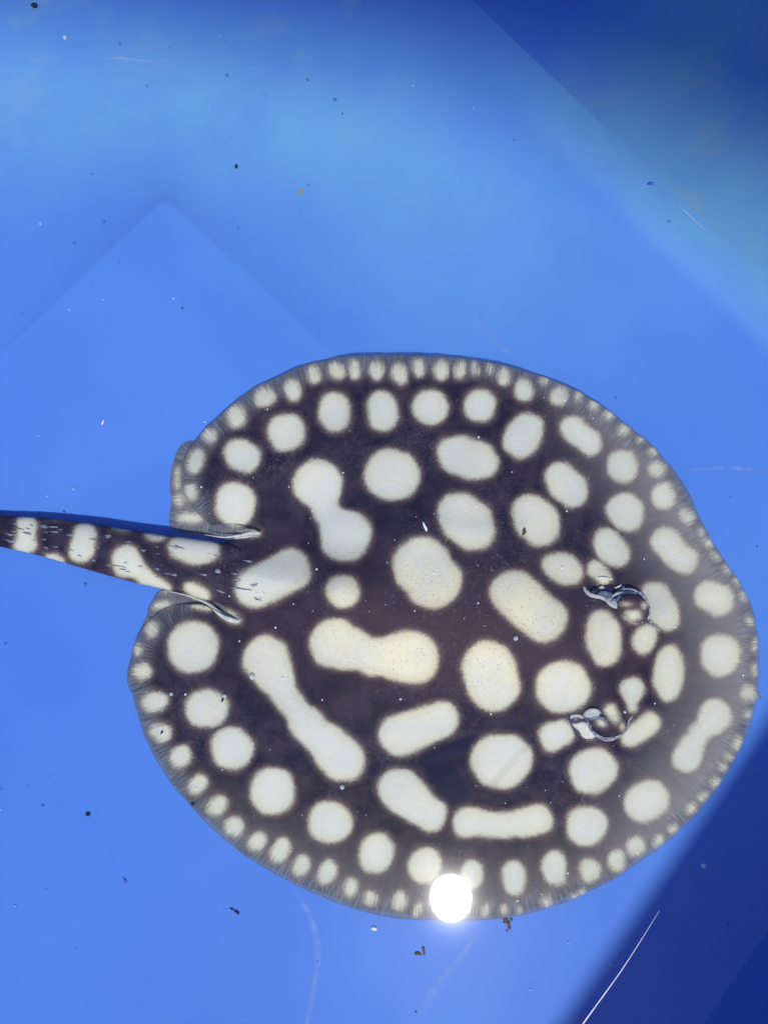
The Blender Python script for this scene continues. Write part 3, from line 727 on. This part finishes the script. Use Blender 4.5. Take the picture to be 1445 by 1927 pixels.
MS = line_material('faint_caustic', (0.20, 0.37, 0.74), 0.6)  # soft caustic light painted as lighter blue ribbons
light_line('light_line', [(553, 1672), (572, 1700), (586, 1730), (598, 1765), (600, 1800), (592, 1850), (578, 1925), (572, 1990)], [6, 7, 9, 8, 6, 6], MS, 0.15)
light_line('light_line', [(905, 1745), (880, 1780), (850, 1820), (810, 1870), (770, 1930)], [3, 8, 12, 14, 14], MS)
light_line('light_line', [(1275, 884), (1320, 882), (1370, 879), (1410, 882), (1450, 889)], [4, 6, 6, 5], MS)
light_line('light_line', [(820, 540), (880, 590), (940, 650), (985, 685)], [2, 5, 6, 4], MS)
light_line('light_line', [(190, 112), (225, 108), (245, 112), (330, 118)], [1, 3, 3, 1], line_material('pale_line', (0.5, 0.62, 0.8), 0.5))
light_line('light_line', [(1268, 380), (1300, 409), (1308, 418), (1335, 440)], [1, 2, 2, 1], line_material('bright_line', (0.6, 0.75, 0.85), 0.55))
V_, F_ = tube([(1240, 1714, WATER_Z + 0.0004), (1200, 1778, WATER_Z + 0.0004), (1166, 1830, WATER_Z + 0.0004), (1130, 1880, WATER_Z + 0.0004), (1096, 1927, WATER_Z + 0.0004), (1050, 1992, WATER_Z + 0.0004)], [0.15, 0.4, 0.6, 0.75, 0.9, 0.9], 0.5, 6)
obj('thread', mesh_np('thread', V_, F_, plain('white_thread', (0.75, 0.78, 0.85), 0.5, 0.3, 1500, 0.3)), None, 'thin white thread stretched over the shaded lower right of the tub', 'thread')

# ------------------------------------------------------------------ crumbs, flakes, bubbles
M_BROWN = plain('brown_crumb', (0.10, 0.075, 0.05), 0.8, 0.1, 900, 0.7)
M_DARK = plain('dark_crumb', (0.02, 0.022, 0.05), 0.8, 0.1, 900, 0.7)
M_YEL = plain('yellow_flake', (0.28, 0.25, 0.10), 0.8, 0.1, 900, 0.4)
M_WHITE = plain('white_fluff', (0.7, 0.72, 0.75), 0.8, 0.1, 900, 0.2)
def lump(bm, px, py, z, rx, ry, rz, an, seg=2):
    r = bmesh.ops.create_icosphere(bm, subdivisions=seg, radius=1)
    ca, sa = math.cos(an), math.sin(an); x0, y0, _ = W(px, py, z)
    for v in r['verts']:
        k = 1 + random.uniform(-0.28, 0.28); x, y, zz = v.co * k
        x *= rx * S; y *= ry * S; v.co = (x0 + x * ca - y * sa, y0 + x * sa + y * ca, z + zz * rz * S)
def skin_top(px, py):
    b = smooth_closed(OUT, 12); d, _ = edge_dist(np.array([float(px)]), np.array([float(py)]), b)
    return float(disc_z(np.array([float(px)]), np.array([float(py)]), d)[0])
def crumb(name, label, cat, parts, mat, on_ray=False, group=None):
    me = bpy.data.meshes.new(name); bm = bmesh.new()
    for px, py, rx, ry, an in parts:
        z = (skin_top(px, py) if on_ray else zat(px, py)) + 0.3 * min(rx, ry) * S + 0.0002
        lump(bm, px, py, z, rx, ry, min(rx, ry) * 0.7, R(an), 2)
    bm.to_mesh(me); bm.free(); me.materials.append(mat)
    return obj(name, me, None, label, cat, group)
crumb('crumb', 'brown ragged crumb touching the lower edge of the ray right of the glint', 'debris', [(951, 1730, 5, 3, 10), (956, 1737, 4, 5, 40), (950, 1735, 3, 3, 0), (958, 1745, 3, 4, 0), (962, 1731, 2.5, 3, 0)], M_BROWN)
crumb('crumb', 'upper right brown crumb of the pair below the ray', 'debris', [(797, 1788, 3, 7, 10), (798, 1794, 2.5, 4, -15)], M_BROWN)
crumb('crumb', 'lower left brown crumb of the pair below the ray', 'debris', [(785, 1794, 5, 3, 25), (790, 1796, 3, 2.2, 0)], M_BROWN)
crumb('crumb', 'long dark crumb alone on the blue floor at lower left', 'debris', [(437, 1711, 4, 1.8, -30), (444, 1715, 4, 2.4, -20), (448, 1718, 3, 2.5, 0)], M_DARK)
crumb('flake', 'yellowish flake on the blue floor above the ray', 'flake', [(567, 360, 3, 6, -35), (562, 366, 2, 2, 0)], M_YEL)
crumb('speck', 'dark blue speck at the very top left edge', 'debris', [(65, 10, 6, 4.5, 0), (69, 9, 2, 2, 0)], M_DARK)
crumb('speck', 'round dark speck on the floor left of the lower ray edge', 'debris', [(166, 1532, 4, 4, 0)], M_DARK)
crumb('speck', 'oval dark speck on the floor above the upper ray edge', 'debris', [(445, 313, 3, 4.5, -20)], M_DARK)
crumb('flake', 'small dark brown flake lying on a white spot near the head', 'flake', [(986, 1001, 3.2, 6, -15)], M_BROWN, True)
crumb('flake', 'slim pale sliver lying on dark skin mid back', 'flake', [(800, 992, 2.2, 9, 25)], M_WHITE, True)
crumb('speck', 'white fluffy speck on the floor just under the ray near the glint', 'debris', [(703, 1747, 4.5, 3.5, 20), (707, 1749, 2.5, 2.5, 0)], M_WHITE)
crumb('speck', 'white speck in the shaded floor at lower right', 'debris', [(1322, 1629, 4, 3.5, 0), (1325, 1632, 2, 2, 0)], M_WHITE)
crumb('flake', 'thin white sliver on the blue floor left of the ray', 'flake', [(194, 795, 1.6, 5, -20)], M_WHITE)
crumb('speck', 'dark speck on the outer lower left fin margin', 'debris', [(363, 1513, 4, 3.5, 0)], M_DARK, True)
crumb('crumb', 'dark crumb beside a bubble on a white spot of the left fin', 'debris', [(419, 1317, 2, 4.5, -30)], M_DARK, True)
crumb('speck', 'dark speck on a small white spot of the left margin', 'debris', [(305, 1378, 2, 3.5, -35)], M_DARK, True)
# bubbles lying against the skin or floating
def bubble_mat():
    m, n, b = new_mat('air_bubble'); b.inputs['Base Color'].default_value = (0.85, 0.9, 0.95, 1)
    b.inputs['Roughness'].default_value = 0.05; b.inputs['Specular IOR Level'].default_value = 0.8; b.inputs['Alpha'].default_value = 0.45
    return m
M_BUB = bubble_mat()
def bubble(label, px, py, r, on=True):
    me = bpy.data.meshes.new('bubble'); bm = bmesh.new(); bmesh.ops.create_icosphere(bm, subdivisions=3, radius=r * S)
    for f in bm.faces: f.smooth = True
    bm.to_mesh(me); bm.free(); me.materials.append(M_BUB)
    z = (skin_top(px, py) if on else zat(px, py)) + r * S * 0.7
    o = obj('bubble', me, None, label, 'bubble'); o.location = W(px, py, z)
bubble('clear bubble on the top end of the longest white spot', 475, 1274, 5)
bubble('clear bubble on the right rim of a round white spot at left', 423, 1310, 4)
bubble('small bubble on the blue floor at upper left', 123, 71, 4, False)
bubble('pale bubble below the lower end of the longest white spot', 644, 1481, 4.5)
bubble('white bubble in dark skin right of the back centre', 970, 1201, 4.5)
bubble('tiny bubble on dark skin between two left margin spots', 323, 1306, 3.5)

def specks(name, label, cat, n, area, rr, mat, on_ray, seed):
    random.seed(seed); me = bpy.data.meshes.new(name); bm = bmesh.new(); k = 0
    poly = smooth_closed(OUT, 14)
    def ins(x, y):
        c = False; j = len(poly) - 1
        for i in range(len(poly)):
            if (poly[i][1] > y) != (poly[j][1] > y) and x < (poly[j][0] - poly[i][0]) * (y - poly[i][1]) / (poly[j][1] - poly[i][1]) + poly[i][0]: c = not c
            j = i
        return c
    while k < n:
        x, y = random.uniform(area[0], area[2]), random.uniform(area[1], area[3])
        if ins(x, y) != on_ray: continue
        r = rr[0] + (rr[1] - rr[0]) * random.random() ** 3
        z = (skin_top(x, y) if on_ray else zat(x, y)) + 0.4 * r * S + 0.0002
        lump(bm, x, y, z, r * random.uniform(.7, 1.6), r, r * 0.6, random.uniform(0, 3), 1); k += 1
    bm.to_mesh(me); bm.free(); me.materials.append(mat)
    obj(name, me, None, label, cat, kind='stuff')
M_BLUESPECK = plain('blue_speck', (0.05, 0.14, 0.44), 0.8, 0.1)
M_PALE = plain('pale_speck', (0.30, 0.42, 0.75), 0.8, 0.1)
specks('sediment_specks', 'scattered tiny dark blue specks of sediment on the tub floor', 'sediment', 120, (0, 0, 1445, 1927), (0.7, 3.4), M_BLUESPECK, False, 3)
specks('fine_sediment', 'very fine pale specks scattered over the tub floor', 'sediment', 110, (0, 0, 1445, 1927), (0.5, 2.6), M_PALE, False, 5)
specks('fine_grit', 'very fine white grit scattered over the ray skin', 'grit', 170, (330, 680, 1420, 1720), (0.6, 2.1), M_WHITE, True, 9)
